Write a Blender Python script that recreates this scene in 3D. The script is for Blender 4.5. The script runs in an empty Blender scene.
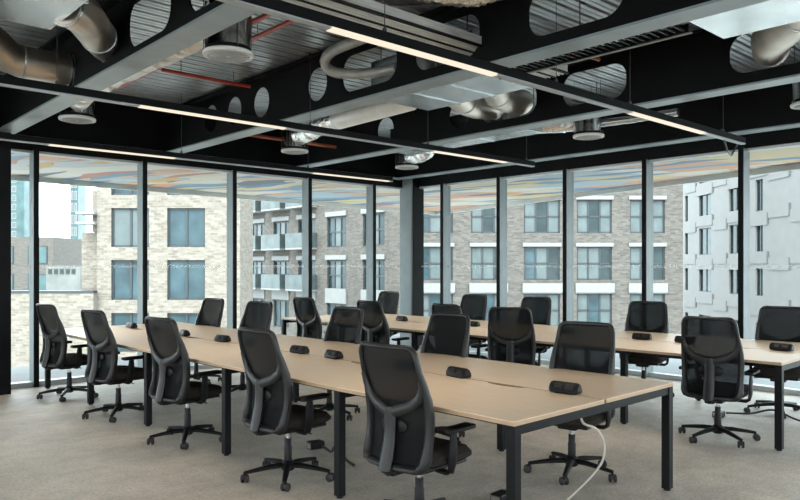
import bpy, bmesh, math, random
from mathutils import Vector, Matrix
random.seed(7)
S = bpy.context.scene
COL = S.collection
PI = math.pi
R_ = math.radians

# ------------------------------------------------------------------ materials
def new_mat(name):
    m = bpy.data.materials.new(name); m.use_nodes = True
    nt = m.node_tree
    b = nt.nodes.get('Principled BSDF')
    return m, nt, b

def pmat(name, col, rough=.5, metal=0., noise=0., nscale=8., bump=0., bscale=60., spec=.5, stretch=None):
    m, nt, b = new_mat(name)
    b.inputs['Base Color'].default_value = (*col, 1)
    b.inputs['Roughness'].default_value = rough
    b.inputs['Metallic'].default_value = metal
    b.inputs['Specular IOR Level'].default_value = spec
    tc = nt.nodes.new('ShaderNodeTexCoord')
    src = tc.outputs['Object']
    if stretch:
        mp = nt.nodes.new('ShaderNodeMapping'); mp.inputs['Scale'].default_value = stretch
        nt.links.new(src, mp.inputs['Vector']); src = mp.outputs['Vector']
    if noise > 0:
        n = nt.nodes.new('ShaderNodeTexNoise'); n.inputs['Scale'].default_value = nscale; n.inputs['Detail'].default_value = 4
        nt.links.new(src, n.inputs['Vector'])
        r = nt.nodes.new('ShaderNodeValToRGB')
        r.color_ramp.elements[0].position = .3; r.color_ramp.elements[1].position = .7
        r.color_ramp.elements[0].color = (*[c*(1-noise) for c in col], 1)
        r.color_ramp.elements[1].color = (*[min(1, c*(1+noise)) for c in col], 1)
        nt.links.new(n.outputs['Fac'], r.inputs['Fac'])
        nt.links.new(r.outputs['Color'], b.inputs['Base Color'])
    if bump > 0:
        n2 = nt.nodes.new('ShaderNodeTexNoise'); n2.inputs['Scale'].default_value = bscale; n2.inputs['Detail'].default_value = 3
        nt.links.new(src, n2.inputs['Vector'])
        bp = nt.nodes.new('ShaderNodeBump'); bp.inputs['Strength'].default_value = bump; bp.inputs['Distance'].default_value = .02
        nt.links.new(n2.outputs['Fac'], bp.inputs['Height'])
        nt.links.new(bp.outputs['Normal'], b.inputs['Normal'])
    return m

def emat(name, col, strength):
    m, nt, b = new_mat(name)
    b.inputs['Base Color'].default_value = (.03, .03, .03, 1); b.inputs['Specular IOR Level'].default_value = .1
    b.inputs['Emission Color'].default_value = (*col, 1)
    b.inputs['Emission Strength'].default_value = strength
    return m

def carpet_mat():
    m, nt, b = new_mat('carpet')
    tc = nt.nodes.new('ShaderNodeTexCoord')
    n1 = nt.nodes.new('ShaderNodeTexNoise'); n1.inputs['Scale'].default_value = 1.3; n1.inputs['Detail'].default_value = 5; n1.inputs['Roughness'].default_value = .65
    n2 = nt.nodes.new('ShaderNodeTexNoise'); n2.inputs['Scale'].default_value = 45; n2.inputs['Detail'].default_value = 4; n2.inputs['Roughness'].default_value = .8
    n3 = nt.nodes.new('ShaderNodeTexNoise'); n3.inputs['Scale'].default_value = 7; n3.inputs['Detail'].default_value = 5
    br = nt.nodes.new('ShaderNodeTexBrick')
    br.offset = .5; br.inputs['Scale'].default_value = 1
    br.inputs['Brick Width'].default_value = 1.0; br.inputs['Row Height'].default_value = .25
    br.inputs['Mortar Size'].default_value = .002
    br.inputs['Color1'].default_value = (.425, .382, .318, 1); br.inputs['Color2'].default_value = (.48, .433, .362, 1)
    br.inputs['Mortar'].default_value = (.41, .368, .306, 1)
    for n in (n1, n2, n3, br): nt.links.new(tc.outputs['Object'], n.inputs['Vector'])
    def mul(a, fac, lo, hi):
        mr = nt.nodes.new('ShaderNodeMapRange'); mr.inputs['From Min'].default_value = .3; mr.inputs['From Max'].default_value = .7
        mr.inputs['To Min'].default_value = lo; mr.inputs['To Max'].default_value = hi
        nt.links.new(fac, mr.inputs['Value'])
        mx = nt.nodes.new('ShaderNodeMix'); mx.data_type = 'RGBA'; mx.blend_type = 'MULTIPLY'; mx.inputs['Factor'].default_value = 1
        nt.links.new(a, mx.inputs[6]); nt.links.new(mr.outputs['Result'], mx.inputs[7])
        return mx.outputs[2]
    c = mul(br.outputs['Color'], n1.outputs['Fac'], .78, 1.18)
    c = mul(c, n3.outputs['Fac'], .88, 1.12)
    c = mul(c, n2.outputs['Fac'], .62, 1.34)
    nt.links.new(c, b.inputs['Base Color'])
    b.inputs['Roughness'].default_value = .52
    b.inputs['Specular IOR Level'].default_value = .42
    b.inputs['Sheen Weight'].default_value = .12; b.inputs['Sheen Roughness'].default_value = .45; b.inputs['Sheen Tint'].default_value = (1, .97, .9, 1)
    bp = nt.nodes.new('ShaderNodeBump'); bp.inputs['Strength'].default_value = .5; bp.inputs['Distance'].default_value = .01
    nt.links.new(n2.outputs['Fac'], bp.inputs['Height']); nt.links.new(bp.outputs['Normal'], b.inputs['Normal'])
    return m

def wood_mat(name, col, rough):
    m, nt, b = new_mat(name)
    tc = nt.nodes.new('ShaderNodeTexCoord')
    mp = nt.nodes.new('ShaderNodeMapping'); mp.inputs['Scale'].default_value = (14, 1.1, 14)
    nt.links.new(tc.outputs['Object'], mp.inputs['Vector'])
    n = nt.nodes.new('ShaderNodeTexNoise'); n.inputs['Scale'].default_value = 4; n.inputs['Detail'].default_value = 6
    nt.links.new(mp.outputs['Vector'], n.inputs['Vector'])
    r = nt.nodes.new('ShaderNodeValToRGB')
    r.color_ramp.elements[0].position = .3; r.color_ramp.elements[1].position = .75
    r.color_ramp.elements[0].color = (*[c*.93 for c in col], 1); r.color_ramp.elements[1].color = (*[c*1.05 for c in col], 1)
    nt.links.new(n.outputs['Fac'], r.inputs['Fac']); nt.links.new(r.outputs['Color'], b.inputs['Base Color'])
    b.inputs['Roughness'].default_value = rough
    b.inputs['Specular IOR Level'].default_value = .45
    return m

def glass_mat(name='window_glass', tint=(.92, .965, .965)):
    # low-iron clear glazing: anti-reflective, faint green tint
    m, nt, b = new_mat(name)
    nt.nodes.remove(b)
    out = nt.nodes['Material Output']
    t = nt.nodes.new('ShaderNodeBsdfTransparent'); t.inputs['Color'].default_value = (*tint, 1)
    nt.links.new(t.outputs[0], out.inputs['Surface'])
    return m

def see_through(name, col, alpha, rough=.8, holes=None):
    """woven net or frosted film: part of the light passes"""
    m, nt, b = new_mat(name)
    b.inputs['Base Color'].default_value = (*col, 1); b.inputs['Roughness'].default_value = rough
    b.inputs['Specular IOR Level'].default_value = .12
    out = nt.nodes['Material Output']
    t = nt.nodes.new('ShaderNodeBsdfTransparent')
    mx = nt.nodes.new('ShaderNodeMixShader'); mx.inputs['Fac'].default_value = alpha
    nt.links.new(t.outputs[0], mx.inputs[1]); nt.links.new(b.outputs[0], mx.inputs[2])
    nt.links.new(mx.outputs[0], out.inputs['Surface'])
    return m

def brick_mat(name, c1, c2, mortar, bw=.44, rh=.15, lo=.62, hi=1.3):
    # the object's own local axes: x along the facade, z up
    m, nt, b = new_mat(name)
    tc = nt.nodes.new('ShaderNodeTexCoord')
    sp = nt.nodes.new('ShaderNodeSeparateXYZ'); cb = nt.nodes.new('ShaderNodeCombineXYZ')
    ad = nt.nodes.new('ShaderNodeMath'); ad.operation = 'ADD'
    nt.links.new(tc.outputs['Object'], sp.inputs[0])
    nt.links.new(sp.outputs['X'], ad.inputs[0]); nt.links.new(sp.outputs['Y'], ad.inputs[1])
    nt.links.new(ad.outputs[0], cb.inputs['X']); nt.links.new(sp.outputs['Z'], cb.inputs['Y'])
    br = nt.nodes.new('ShaderNodeTexBrick')
    br.inputs['Scale'].default_value = 1; br.inputs['Brick Width'].default_value = bw; br.inputs['Row Height'].default_value = rh
    br.inputs['Mortar Size'].default_value = .012; br.inputs['Bias'].default_value = 0
    br.inputs['Color1'].default_value = (*c1, 1); br.inputs['Color2'].default_value = (*c2, 1); br.inputs['Mortar'].default_value = (*mortar, 1)
    nt.links.new(cb.outputs[0], br.inputs['Vector'])
    n = nt.nodes.new('ShaderNodeTexNoise'); n.inputs['Scale'].default_value = 3.4; n.inputs['Detail'].default_value = 9
    n.inputs['Roughness'].default_value = .75
    mp = nt.nodes.new('ShaderNodeMapping'); mp.inputs['Scale'].default_value = (1, 2.4, 1)
    nt.links.new(cb.outputs[0], mp.inputs['Vector']); nt.links.new(mp.outputs[0], n.inputs['Vector'])
    mr = nt.nodes.new('ShaderNodeMapRange'); mr.inputs['From Min'].default_value = .3; mr.inputs['From Max'].default_value = .7
    mr.inputs['To Min'].default_value = lo; mr.inputs['To Max'].default_value = hi
    nt.links.new(n.outputs['Fac'], mr.inputs['Value'])
    mx = nt.nodes.new('ShaderNodeMix'); mx.data_type = 'RGBA'; mx.blend_type = 'MULTIPLY'; mx.inputs['Factor'].default_value = 1
    nt.links.new(br.outputs['Color'], mx.inputs[6]); nt.links.new(mr.outputs['Result'], mx.inputs[7])
    nt.links.new(mx.outputs[2], b.inputs['Base Color'])
    b.inputs['Roughness'].default_value = .9
    return m

def mural_mat():
    """abstract painted strokes: pastel patches crossed by slim blue, rust and ochre brush marks"""
    m, nt, b = new_mat('painted_soffit')
    tc = nt.nodes.new('ShaderNodeTexCoord')
    n = nt.nodes.new('ShaderNodeTexNoise'); n.inputs['Scale'].default_value = .55; n.inputs['Detail'].default_value = 2
    nt.links.new(tc.outputs['Object'], n.inputs['Vector'])
    wv = nt.nodes.new('ShaderNodeMix'); wv.data_type = 'RGBA'; wv.blend_type = 'ADD'; wv.inputs['Factor'].default_value = .9
    nt.links.new(tc.outputs['Object'], wv.inputs[6]); nt.links.new(n.outputs['Color'], wv.inputs[7])
    def cells(ang, sc, k, cols):
        r1 = nt.nodes.new('ShaderNodeMapping'); r1.inputs['Rotation'].default_value = (0, 0, R_(ang))
        r2 = nt.nodes.new('ShaderNodeMapping'); r2.inputs['Scale'].default_value = sc
        nt.links.new(wv.outputs[2], r1.inputs[0]); nt.links.new(r1.outputs[0], r2.inputs[0])
        v = nt.nodes.new('ShaderNodeTexVoronoi'); v.inputs['Scale'].default_value = k
        nt.links.new(r2.outputs[0], v.inputs['Vector'])
        sep = nt.nodes.new('ShaderNodeSeparateColor'); nt.links.new(v.outputs['Color'], sep.inputs[0])
        r = nt.nodes.new('ShaderNodeValToRGB'); r.color_ramp.interpolation = 'CONSTANT'
        for i, (p, c) in enumerate(cols):
            e = r.color_ramp.elements[i] if i < 2 else r.color_ramp.elements.new(p)
            e.position = p; e.color = (*c, 1)
        nt.links.new(sep.outputs[0], r.inputs['Fac'])
        return sep, r
    _, r1 = cells(62, (.50, 1.25, 1), 1.1, [(0, (.42, .37, .29)), (.16, (.22, .29, .33)), (.30, (.45, .40, .33)), (.42, (.42, .33, .17)), (.54, (.38, .26, .20)), (.64, (.44, .42, .37)), (.80, (.30, .33, .34)), (.90, (.42, .20, .11))])
    s2, r2 = cells(74, (.55, 2.6, 1), 1.5, [(0, (.035, .11, .20)), (.10, (.06, .16, .25)), (.19, (.28, .10, .06)), (.25, (.40, .24, .06)), (.31, (.03, .05, .08))])
    lt = nt.nodes.new('ShaderNodeMath'); lt.operation = 'LESS_THAN'; lt.inputs[1].default_value = .37
    nt.links.new(s2.outputs[0], lt.inputs[0])
    mx = nt.nodes.new('ShaderNodeMix'); mx.data_type = 'RGBA'
    nt.links.new(lt.outputs[0], mx.inputs['Factor']); nt.links.new(r1.outputs['Color'], mx.inputs[6]); nt.links.new(r2.outputs['Color'], mx.inputs[7])
    nt.links.new(mx.outputs[2], b.inputs['Base Color'])
    b.inputs['Roughness'].default_value = .5
    return m

M = {}
M['carpet'] = carpet_mat()
M['wood'] = wood_mat('pale_laminate', (.77, .615, .455), .34)
M['wood_edge'] = wood_mat('plywood_edge', (.40, .27, .165), .5)
M['desk_metal'] = pmat('black_desk_metal', (.0055, .006, .0068), .45, 0, .15, 5, spec=.12)
M['plastic'] = pmat('charcoal_plastic', (.0165, .0163, .0165), .42, 0, .1, 20, spec=.28)
M['black_plastic'] = pmat('black_plastic', (.0052, .0052, .006), .45, 0, .1, 20, spec=.2)
M['fabric'] = pmat('black_seat_fabric', (.026, .022, .020), .95, 0, .3, 220, .3, 260, .1)
M['net'] = see_through('black_net', (.006, .0074, .0082), .963)
M['chrome'] = pmat('chrome', (.6, .6, .6), .2, 1., .05, 20)
M['rubber'] = pmat('caster_rubber', (.012, .012, .013), .6, 0, .1, 30)
M['mull'] = pmat('grey_aluminium_frame', (.185, .210, .216), .6, .1, .06, 6, spec=.2)
M['head'] = pmat('pale_aluminium_head', (.42, .45, .46), .4, .2, .05, 6)
M['black_paint'] = pmat('black_ceiling_paint', (.0035, .0042, .0048), .7, 0, .2, 3, spec=.12)
M['web'] = pmat('black_beam_paint', (.0045, .0052, .0058), .7, 0, .2, 3, spec=.12)
M['flange'] = pmat('grey_flange_paint', (.235, .285, .305), .38, .15, .1, 4)
M['deck'] = pmat('galvanised_deck', (.46, .49, .50), .36, .75, .25, 5, 0, 60, .5, (1, 6, 6))
M['galv'] = pmat('galvanised_duct', (.52, .56, .575), .26, .9, .16, 2.5)
M['warmgalv'] = pmat('spiral_duct_steel', (.56, .51, .45), .40, .95, .15, 4)
M['foil'] = pmat('crinkled_foil', (.78, .78, .76), .22, 1., .1, 8, 1.0, 22)
M['wrap'] = pmat('white_foil_wrap', (.86, .89, .89), .36, .15, .06, 8, .3, 9)
M['diff'] = pmat('diffuser_white', (.62, .63, .62), .5, 0, .04, 8)
M['red'] = pmat('red_pipe_paint', (.42, .035, .025), .4, 0, .15, 6)
M['rust'] = pmat('orange_primer', (.30, .075, .035), .6, 0, .25, 9)
M['tray'] = pmat('galvanised_tray', (.80, .81, .79), .42, .45, .15, 6, 0, 60, .5, (1, 8, 8))
M['led'] = emat('led_diffuser', (1., .87, .69), .6)
M['cover'] = pmat('grey_track_cover', (.34, .36, .37), .4, .2, .05, 8)
M['glass'] = glass_mat()
M['film'] = see_through('manifestation_film', (.80, .84, .84), .13)
M['paving'] = pmat('terrace_paving', (.17, .185, .195), .7, 0, .12, 2)
M['mural'] = mural_mat()
M['fascia'] = pmat('soffit_edge_metal', (.42, .42, .40), .5, .1, .06, 3)
M['brick_beige'] = brick_mat('buff_brick', (.118, .099, .080), (.186, .166, .142), (.162, .147, .128), .34, .12, .66, 1.25)
M['brick_grey'] = brick_mat('grey_brown_brick', (.054, .048, .043), (.098, .089, .080), (.082, .076, .070), .36, .12, .7, 1.25)
M['brick_dark'] = brick_mat('brown_brick', (0.0720, 0.0648, 0.0590), (0.0936, 0.0842, 0.0770), (0.0864, 0.0792, 0.0720))
M['lintel'] = pmat('white_lintel', (0.1584, 0.1620, 0.1620), .6, 0, .05, 2)
M['clad'] = pmat('white_cladding', (.140, .142, .142), .6, 0, .06, 1.2)
M['joint'] = pmat('cladding_joint', (0.0720, 0.0720, 0.0720), .7, 0, .1, 3)
M['winframe'] = pmat('dark_window_frame', (0.0130, 0.0187, 0.0216), .5, 0, .08, 4)
M['pane_blue'] = pmat('blue_window_pane', (0.0252, 0.0468, 0.0562), .06, 0, .45, .9, 0, 60, .22)
M['pane_light'] = pmat('curtained_pane', (0.0720, 0.0900, 0.0922), .12, 0, .15, 1.3, 0, 60, .22)
M['pane_dark'] = pmat('dark_window_pane', (0.0158, 0.0274, 0.0302), .06, 0, .35, 1.1, 0, 60, .22)
M['pane_teal'] = pmat('teal_curtain_wall', (0.0432, 0.0828, 0.0864), .08, 0, .3, .5, 0, 60, .22)
M['balcony_glass'] = pmat('pale_balcony_glass', (.052, .068, .070), .15, 0, .25, 1.5, spec=.2)
M['street'] = pmat('street_paving', (.33, .33, .32), .85, 0, .2, .4)
M['wall'] = pmat('white_wall_paint', (.66, .65, .62), .8, 0, .04, 2)
M['cable_white'] = pmat('off_white_cable', (.40, .37, .31), .5, 0, .05, 9)
M['cable_black'] = pmat('black_cable', (.015, .015, .015), .5, 0, .05, 9)
M['leaf'] = pmat('planting_leaves', (.03, .055, .02), .8, 0, .4, 5)

M['wire'] = pmat('thin_steel_wire', (.06, .065, .07), .5, .3, .1, 9)
M['drum'] = pmat('bright_drum_steel', (.50, .51, .51), .20, 1., .2, 3, 0, 60, .5, (7, 7, .4))
M['pipewrap'] = pmat('grey_pipe_lagging', (.36, .36, .35), .45, .3, .2, 9, .4, 30)
M['softfoil'] = pmat('soft_foil_wrap', (.74, .74, .72), .34, .7, .12, 7, .6, 16)
M['terrace_render'] = pmat('pale_render', (.105, .112, .108), .8, 0, .25, .6)
# ------------------------------------------------------------------ mesh builder
class MB:
    def __init__(s): s.bm = bmesh.new()
    def box(s, x0, x1, y0, y1, z0, z1, bevel=0, seg=2, mat=None):
        vs = [s.bm.verts.new(p) for p in ((x0,y0,z0),(x1,y0,z0),(x1,y1,z0),(x0,y1,z0),(x0,y0,z1),(x1,y0,z1),(x1,y1,z1),(x0,y1,z1))]
        if mat is not None:
            for v in vs: v.co = mat @ v.co
        fs = [s.bm.faces.new([vs[i] for i in f]) for f in ((0,3,2,1),(4,5,6,7),(0,1,5,4),(1,2,6,5),(2,3,7,6),(3,0,4,7))]
        if bevel > 0:
            es = list({e for f in fs for e in f.edges})
            bmesh.ops.bevel(s.bm, geom=es, offset=bevel, segments=seg, profile=.5, affect='EDGES', clamp_overlap=True)
        return s
    def tube(s, pts, rad, n=12, closed=False, caps=True, squash=None):
        pts = [Vector(p) for p in pts]; k = len(pts)
        rads = rad if isinstance(rad, (list, tuple)) else [rad]*k
        tang = []
        for i in range(k):
            if closed: t = pts[(i+1) % k] - pts[i-1]
            else: t = pts[min(i+1, k-1)] - pts[max(i-1, 0)]
            tang.append(t.normalized())
        up = Vector((0,0,1)) if abs(tang[0].z) < .9 else Vector((1,0,0))
        a = (up - tang[0]*up.dot(tang[0])).normalized()
        rings = []
        for i in range(k):
            t = tang[i]
            a = (a - t*a.dot(t))
            if a.length < 1e-6: a = t.orthogonal()
            a.normalize(); b = t.cross(a)
            ring = []
            for j in range(n):
                an = 2*PI*j/n
                off = (a*math.cos(an) + b*math.sin(an))*rads[i]
                if squash: off = Vector((off.x*squash[0], off.y*squash[1], off.z*squash[2]))
                ring.append(s.bm.verts.new(pts[i]+off))
            rings.append(ring)
        m = k if closed else k-1
        for i in range(m):
            r0, r1 = rings[i], rings[(i+1) % k]
            sh = 0
            if closed and i == k-1:
                sh = min(range(n), key=lambda q: sum((r0[j].co - r1[(j+q) % n].co).length for j in range(0, n, max(1, n//4))))
            for j in range(n):
                s.bm.faces.new((r0[j], r0[(j+1) % n], r1[(j+1+sh) % n], r1[(j+sh) % n]))
        if caps and not closed:
            s.bm.faces.new(list(reversed(rings[0]))); s.bm.faces.new(rings[-1])
        return s
    def lathe(s, prof, cx=0, cy=0, n=24, close=True):
        rings = []
        for r, z in prof:
            r = max(r, .0004)
            rings.append([s.bm.verts.new((cx+r*math.cos(2*PI*j/n), cy+r*math.sin(2*PI*j/n), z)) for j in range(n)])
        for i in range(len(rings)-1):
            for j in range(n):
                s.bm.faces.new((rings[i][j], rings[i][(j+1) % n], rings[i+1][(j+1) % n], rings[i+1][j]))
        if close:
            s.bm.faces.new(list(reversed(rings[0]))); s.bm.faces.new(rings[-1])
        return s
    def prism(s, poly, z0, z1):
        a = [s.bm.verts.new((x, y, z0)) for x, y in poly]; b = [s.bm.verts.new((x, y, z1)) for x, y in poly]
        n = len(poly)
        s.bm.faces.new(list(reversed(a))); s.bm.faces.new(b)
        for i in range(n): s.bm.faces.new((a[i], a[(i+1) % n], b[(i+1) % n], b[i]))
        return s
    def build(s, name, mat, parent=None, smooth=False, loc=None, rotz=0):
        bmesh.ops.recalc_face_normals(s.bm, faces=s.bm.faces)
        me = bpy.data.meshes.new(name); s.bm.to_mesh(me); s.bm.free()
        mats = mat if isinstance(mat, (list, tuple)) else [mat]
        for mm in mats: me.materials.append(mm)
        if smooth:
            me.polygons.foreach_set('use_smooth', [True]*len(me.polygons))
            me.set_sharp_from_angle(angle=R_(40))
        o = bpy.data.objects.new(name, me); COL.objects.link(o)
        if parent is not None: o.parent = parent
        if loc is not None: o.location = loc
        o.rotation_euler.z = rotz
        return o

def tag(o, label, cat, group=None, kind=None):
    o['label'] = label; o['category'] = cat
    if group: o['group'] = group
    if kind: o['kind'] = kind
    return o
def struct(o):
    o['kind'] = 'structure'; return o
def empty(name, loc=(0,0,0), rotz=0):
    o = bpy.data.objects.new(name, None); o.empty_display_size = .1; COL.objects.link(o)
    o.location = loc; o.rotation_euler.z = rotz
    return o
def copy_tree(o, parent=None):
    c = o.copy(); COL.objects.link(c); c.parent = parent
    for ch in list(o.children): copy_tree(ch, c)
    return c

ORD = ['first', 'second', 'third', 'fourth', 'fifth', 'sixth', 'seventh', 'eighth', 'ninth', 'tenth']

# ------------------------------------------------------------------ room shell
XW, YW = 9.1, 9.76           # inner faces of the two glazed walls
HEAD = 2.975
DECK = 3.74
XB, YB = -6.0, -6.0          # the room goes on behind the viewpoint
struct(MB().box(XB-.2, XW+.2, YB-.2, YW+.25, -.3, 0).build('floor', M['carpet']))

def deck():
    bm = bmesh.new(); prof = []
    y = YB-.2; per = .15
    while y < YW+.25:
        prof += [(y, DECK), (y+.045, DECK), (y+.05, DECK+.012), (y+.06, DECK+.012), (y+.065, DECK), (y+.108, DECK), (y+.116, DECK+.05), (y+.142, DECK+.05)]
        y += per
    a = [bm.verts.new((XB-.2, p[0], p[1])) for p in prof]; b = [bm.verts.new((XW+.2, p[0], p[1])) for p in prof]
    a2 = [bm.verts.new((XB-.2, p[0], DECK+.3)) for p in prof]; b2 = [bm.verts.new((XW+.2, p[0], DECK+.3)) for p in prof]
    for i in range(len(prof)-1):
        bm.faces.new((a[i], a[i+1], b[i+1], b[i])); bm.faces.new((a2[i], b2[i], b2[i+1], a2[i+1]))
        bm.faces.new((a[i], a2[i], a2[i+1], a[i+1])); bm.faces.new((b[i], b[i+1], b2[i+1], b2[i]))
    bm.faces.new((a[0], b[0], b2[0], a2[0])); bm.faces.new((a[-1], a2[-1], b2[-1], b[-1]))
    o = MB(); o.bm.free(); o.bm = bm
    return struct(o.build('ceiling', M['deck']))
deck()

# opaque bands above the glazing
struct(MB().box(XB, XW+.2, YW+.02, YW+.22, HEAD+.018, DECK+.05).build('wall_left', M['black_paint']))
struct(MB().box(XW+.02, XW+.22, YB, YW+.02, HEAD+.018, DECK+.05).build('wall_right', M['black_paint']))
# back walls (behind the viewpoint), white with wide glazed openings
b = MB()
b.box(XB-.2, XB, YB, YW, 0, .5).box(XB-.2, XB, YB, YW, 2.8, DECK+.05)
for y in (YB, -2.5, 1.5, 5.5, YW-.3): b.box(XB-.2, XB, y, y+.3, .5, 2.8)
struct(b.build('wall_back', M['wall']))
b = MB()
b.box(XB-.2, XW+.2, YB-.2, YB, 0, .5).box(XB-.2, XW+.2, YB-.2, YB, 2.8, DECK+.05)
for x in (XB, -2, 2, 6, XW-.3): b.box(x, x+.3, YB-.2, YB, .5, 2.8)
struct(b.build('wall_front', M['wall']))

# glazed walls: mullions, head, sill, panes with a manifestation strip at eye height
mull_x = [2.66-1.40*k for k in range(6, 0, -1)] + [2.66+1.40*k for k in range(5)]
mull_y = [3.67-1.294*k for k in range(7, 0, -1)] + [3.67+1.294*k for k in range(5)]
tn = [0]
def mullion(x, y, axis):
    tn[0] += 1
    if axis == 'x': m = MB().box(x-.030, x+.030, YW-.02, YW+.17, .0, HEAD+.02)
    else: m = MB().box(XW-.02, XW+.17, y-.030, y+.030, .0, HEAD+.02)
    o = struct(m.build('trim_%d' % tn[0], M['mull']))
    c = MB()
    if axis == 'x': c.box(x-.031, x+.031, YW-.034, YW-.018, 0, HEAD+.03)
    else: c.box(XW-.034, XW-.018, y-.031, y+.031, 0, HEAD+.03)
    c.build('shade_cap', M['black_paint'], o)  # added black strip: shade of the room-side mullion face put into colour
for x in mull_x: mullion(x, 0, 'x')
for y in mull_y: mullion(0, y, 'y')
wn = [0]
def window(a, b_, axis):
    wn[0] += 1
    def bx(m, s0, s1, t0, t1, z0, z1):
        return m.box(s0, s1, YW+t0, YW+t1, z0, z1) if axis == 'x' else m.box(XW+t0, XW+t1, s0, s1, z0, z1)
    f = MB()
    bx(f, a, b_, .05, .17, HEAD-.012, HEAD+.022); bx(f, a, b_, .04, .16, .0, .06)
    root = struct(f.build('window_%d' % wn[0], M['head']))
    g = MB(); bx(g, a+.029, b_-.029, .10, .112, .06, HEAD-.012); g.build('glass_pane', M['glass'], root)
    s = MB(); bx(s, a+.029, b_-.029, .095, .0985, 1.505, 1.545); s.build('manifestation_strip', M['film'], root)
xs = mull_x + [XW]
for i in range(len(xs)-1): window(xs[i], xs[i+1], 'x')
ys = mull_y + [YW]
for i in range(len(ys)-1): window(ys[i], ys[i+1], 'y')
# corner post and dark pier
struct(MB().box(8.98, 9.26, 9.52, 9.87, 0, DECK, .03, 3).build('column_corner', M['mull']))
MB().box(9.0, 9.27, 9.505, 9.53, 0, DECK).build('column_shade_panel', M['black_paint'], bpy.data.objects['column_corner'])  # added black panel: the post's shaded half put into colour
struct(MB().box(1.35, 2.29, 9.40, 9.77, 0, 3.2).build('column_pier', M['black_paint']))
# edge steel along the window walls, below the dark band
struct(MB().box(XB, 8.7, 9.56, 9.74, 3.115, 3.135).build('trim_edge_left', M['flange']))

# ------------------------------------------------------------------ cellular beams
def rr(cy, cz, hw, hh, r, n=7):
    pts = []
    for qx, qz, a0 in ((1,1,0),(-1,1,90),(-1,-1,180),(1,-1,270)):
        for i in range(n):
            a = R_(a0+90*i/(n-1)); pts.append((cy+qx*(hw-r)+r*math.cos(a), cz+qz*(hh-r)+r*math.sin(a)))
    return pts
def web_mesh(y0, y1, z0, z1, holes, th):
    cu = bpy.data.curves.new('w', 'CURVE'); cu.dimensions = '2D'; cu.fill_mode = 'BOTH'; cu.extrude = th/2
    for lp in [[(y0,z0),(y1,z0),(y1,z1),(y0,z1)]] + holes:
        sp = cu.splines.new('POLY'); sp.points.add(len(lp)-1)
        for p, q in zip(sp.points, lp): p.co = (q[0], q[1], 0, 1)
        sp.use_cyclic_u = True
    o = bpy.data.objects.new('w', cu); COL.objects.link(o)
    me = bpy.data.meshes.new_from_object(o.evaluated_get(bpy.context.evaluated_depsgraph_get()))
    bpy.data.objects.remove(o)
    me.transform(Matrix(((0,0,1,0),(1,0,0,0),(0,1,0,0),(0,0,0,1))))
    return me
ZC = 3.44; RC = .175
def circ(y, r=RC): return rr(y, ZC, r, r, r)
def obl(y0, y1, hh=.18): return rr((y0+y1)/2, ZC, (y1-y0)/2, hh, min(hh, .15))
def beam(name, x, holes, flange=.21, bot=3.12, top=DECK):
    root = bpy.data.objects.new(name, web_mesh(YB, YW, bot+.015, top-.02, holes, .016)); COL.objects.link(root)
    root.data.materials.clear(); root.data.materials.append(M['web']); root.location.x = x
    struct(root)
    MB().box(-flange/2, flange/2, YB, YW, bot, bot+.018).build('bottom_flange', M['flange'], root)
    MB().box(-flange/2, flange/2, YB, YW, top-.045, top-.02).build('top_flange', M['web'], root)
    return root
beam('beam', 0.05, [obl(4.9, 5.68), obl(3.85, 4.62), obl(2.5, 3.3)])
beam('beam', 2.24, [obl(4.9, 5.68), rr(6.22, 3.43, .15, .15, .15), rr(7.07, 3.37, .155, .155, .155), obl(3.85, 4.62), obl(2.5, 3.3)])
beam('beam', 4.40, [circ(8.45), circ(7.85), circ(7.22), circ(6.11), obl(4.86, 5.68), obl(3.85, 4.62), obl(2.55, 3.36)])
beam('beam', 6.58, [circ(7.51), circ(6.1), obl(4.91, 5.75), obl(3.79, 4.56), obl(2.05, 2.76)])
beam('beam', 8.78, [], .2)

# ------------------------------------------------------------------ track lights
LED_W = 7.
def track(y, x0, x1, leds, wires, label, z=2.90):
    root = empty('track_light', (x0, y, z))
    L = x1-x0
    MB().box(0, L, -.028, .028, .012, .075).build('housing', M['black_paint'], root)
    prev = 0
    segs = []
    for a, b_ in leds:
        segs.append((prev, a-x0)); prev = b_-x0
    segs.append((prev, L))
    for a, b_ in segs:
        if b_-a > .02: MB().box(a, b_, -.026, .026, 0, .012).build('blank_cover', M['cover'], root)
    for a, b_ in leds:
        MB().box(a-x0+.002, b_-x0-.002, -.027, .027, -.004, .012).build('led_strip', M['led'], root)
        ld = bpy.data.lights.new('led_lamp', 'AREA'); ld.shape = 'RECTANGLE'; ld.size = b_-a-.02; ld.size_y = .05
        ld.energy = LED_W; ld.spread = R_(105); ld.color = (1, .86, .70)
        lo = bpy.data.objects.new('led_lamp', ld); COL.objects.link(lo); lo.parent = root; lo.location = ((a+b_)/2-x0, 0, -.008)
    for w in wires:
        m = MB().tube([(w-x0, 0, .075), (w-x0, 0, DECK-z-.0)], .0028, 6)
        m.lathe([(.014, .075), (.014, .10), (.006, .11)], w-x0, 0, 10)
        m.build('suspension_wire', M['wire'], root)
    tag(root, label, 'track light', 'suspended track lights')
track(3.32, -5.5, 8.27, [(-4.75, -3.25), (-1.1, .38), (2.47, 3.95), (5.82, 7.28)], [-3, -.1, 2.9, 4.7, 5.82, 7.75],
      'black suspended light track with warm LED strips crossing above the front desk\'s open end')
track(6.03, -5.5, 8.0, [(-4.75, -3.25), (-1.1, .38), (2.46, 3.94), (6.03, 7.4)], [-3, 1.8, 4.25, 5.95, 7.85],
      'black suspended light track with warm LED strips crossing above the middle of both desks')
track(8.64, -5.5, 7.7, [(-4.75, -3.25), (-1.1, .38), (2.49, 3.99), (6.13, 7.63)], [-3, 1.2, 4.08, 6.05],
      'black suspended light track with warm LED strips running just inside the brick-facing windows')

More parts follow.
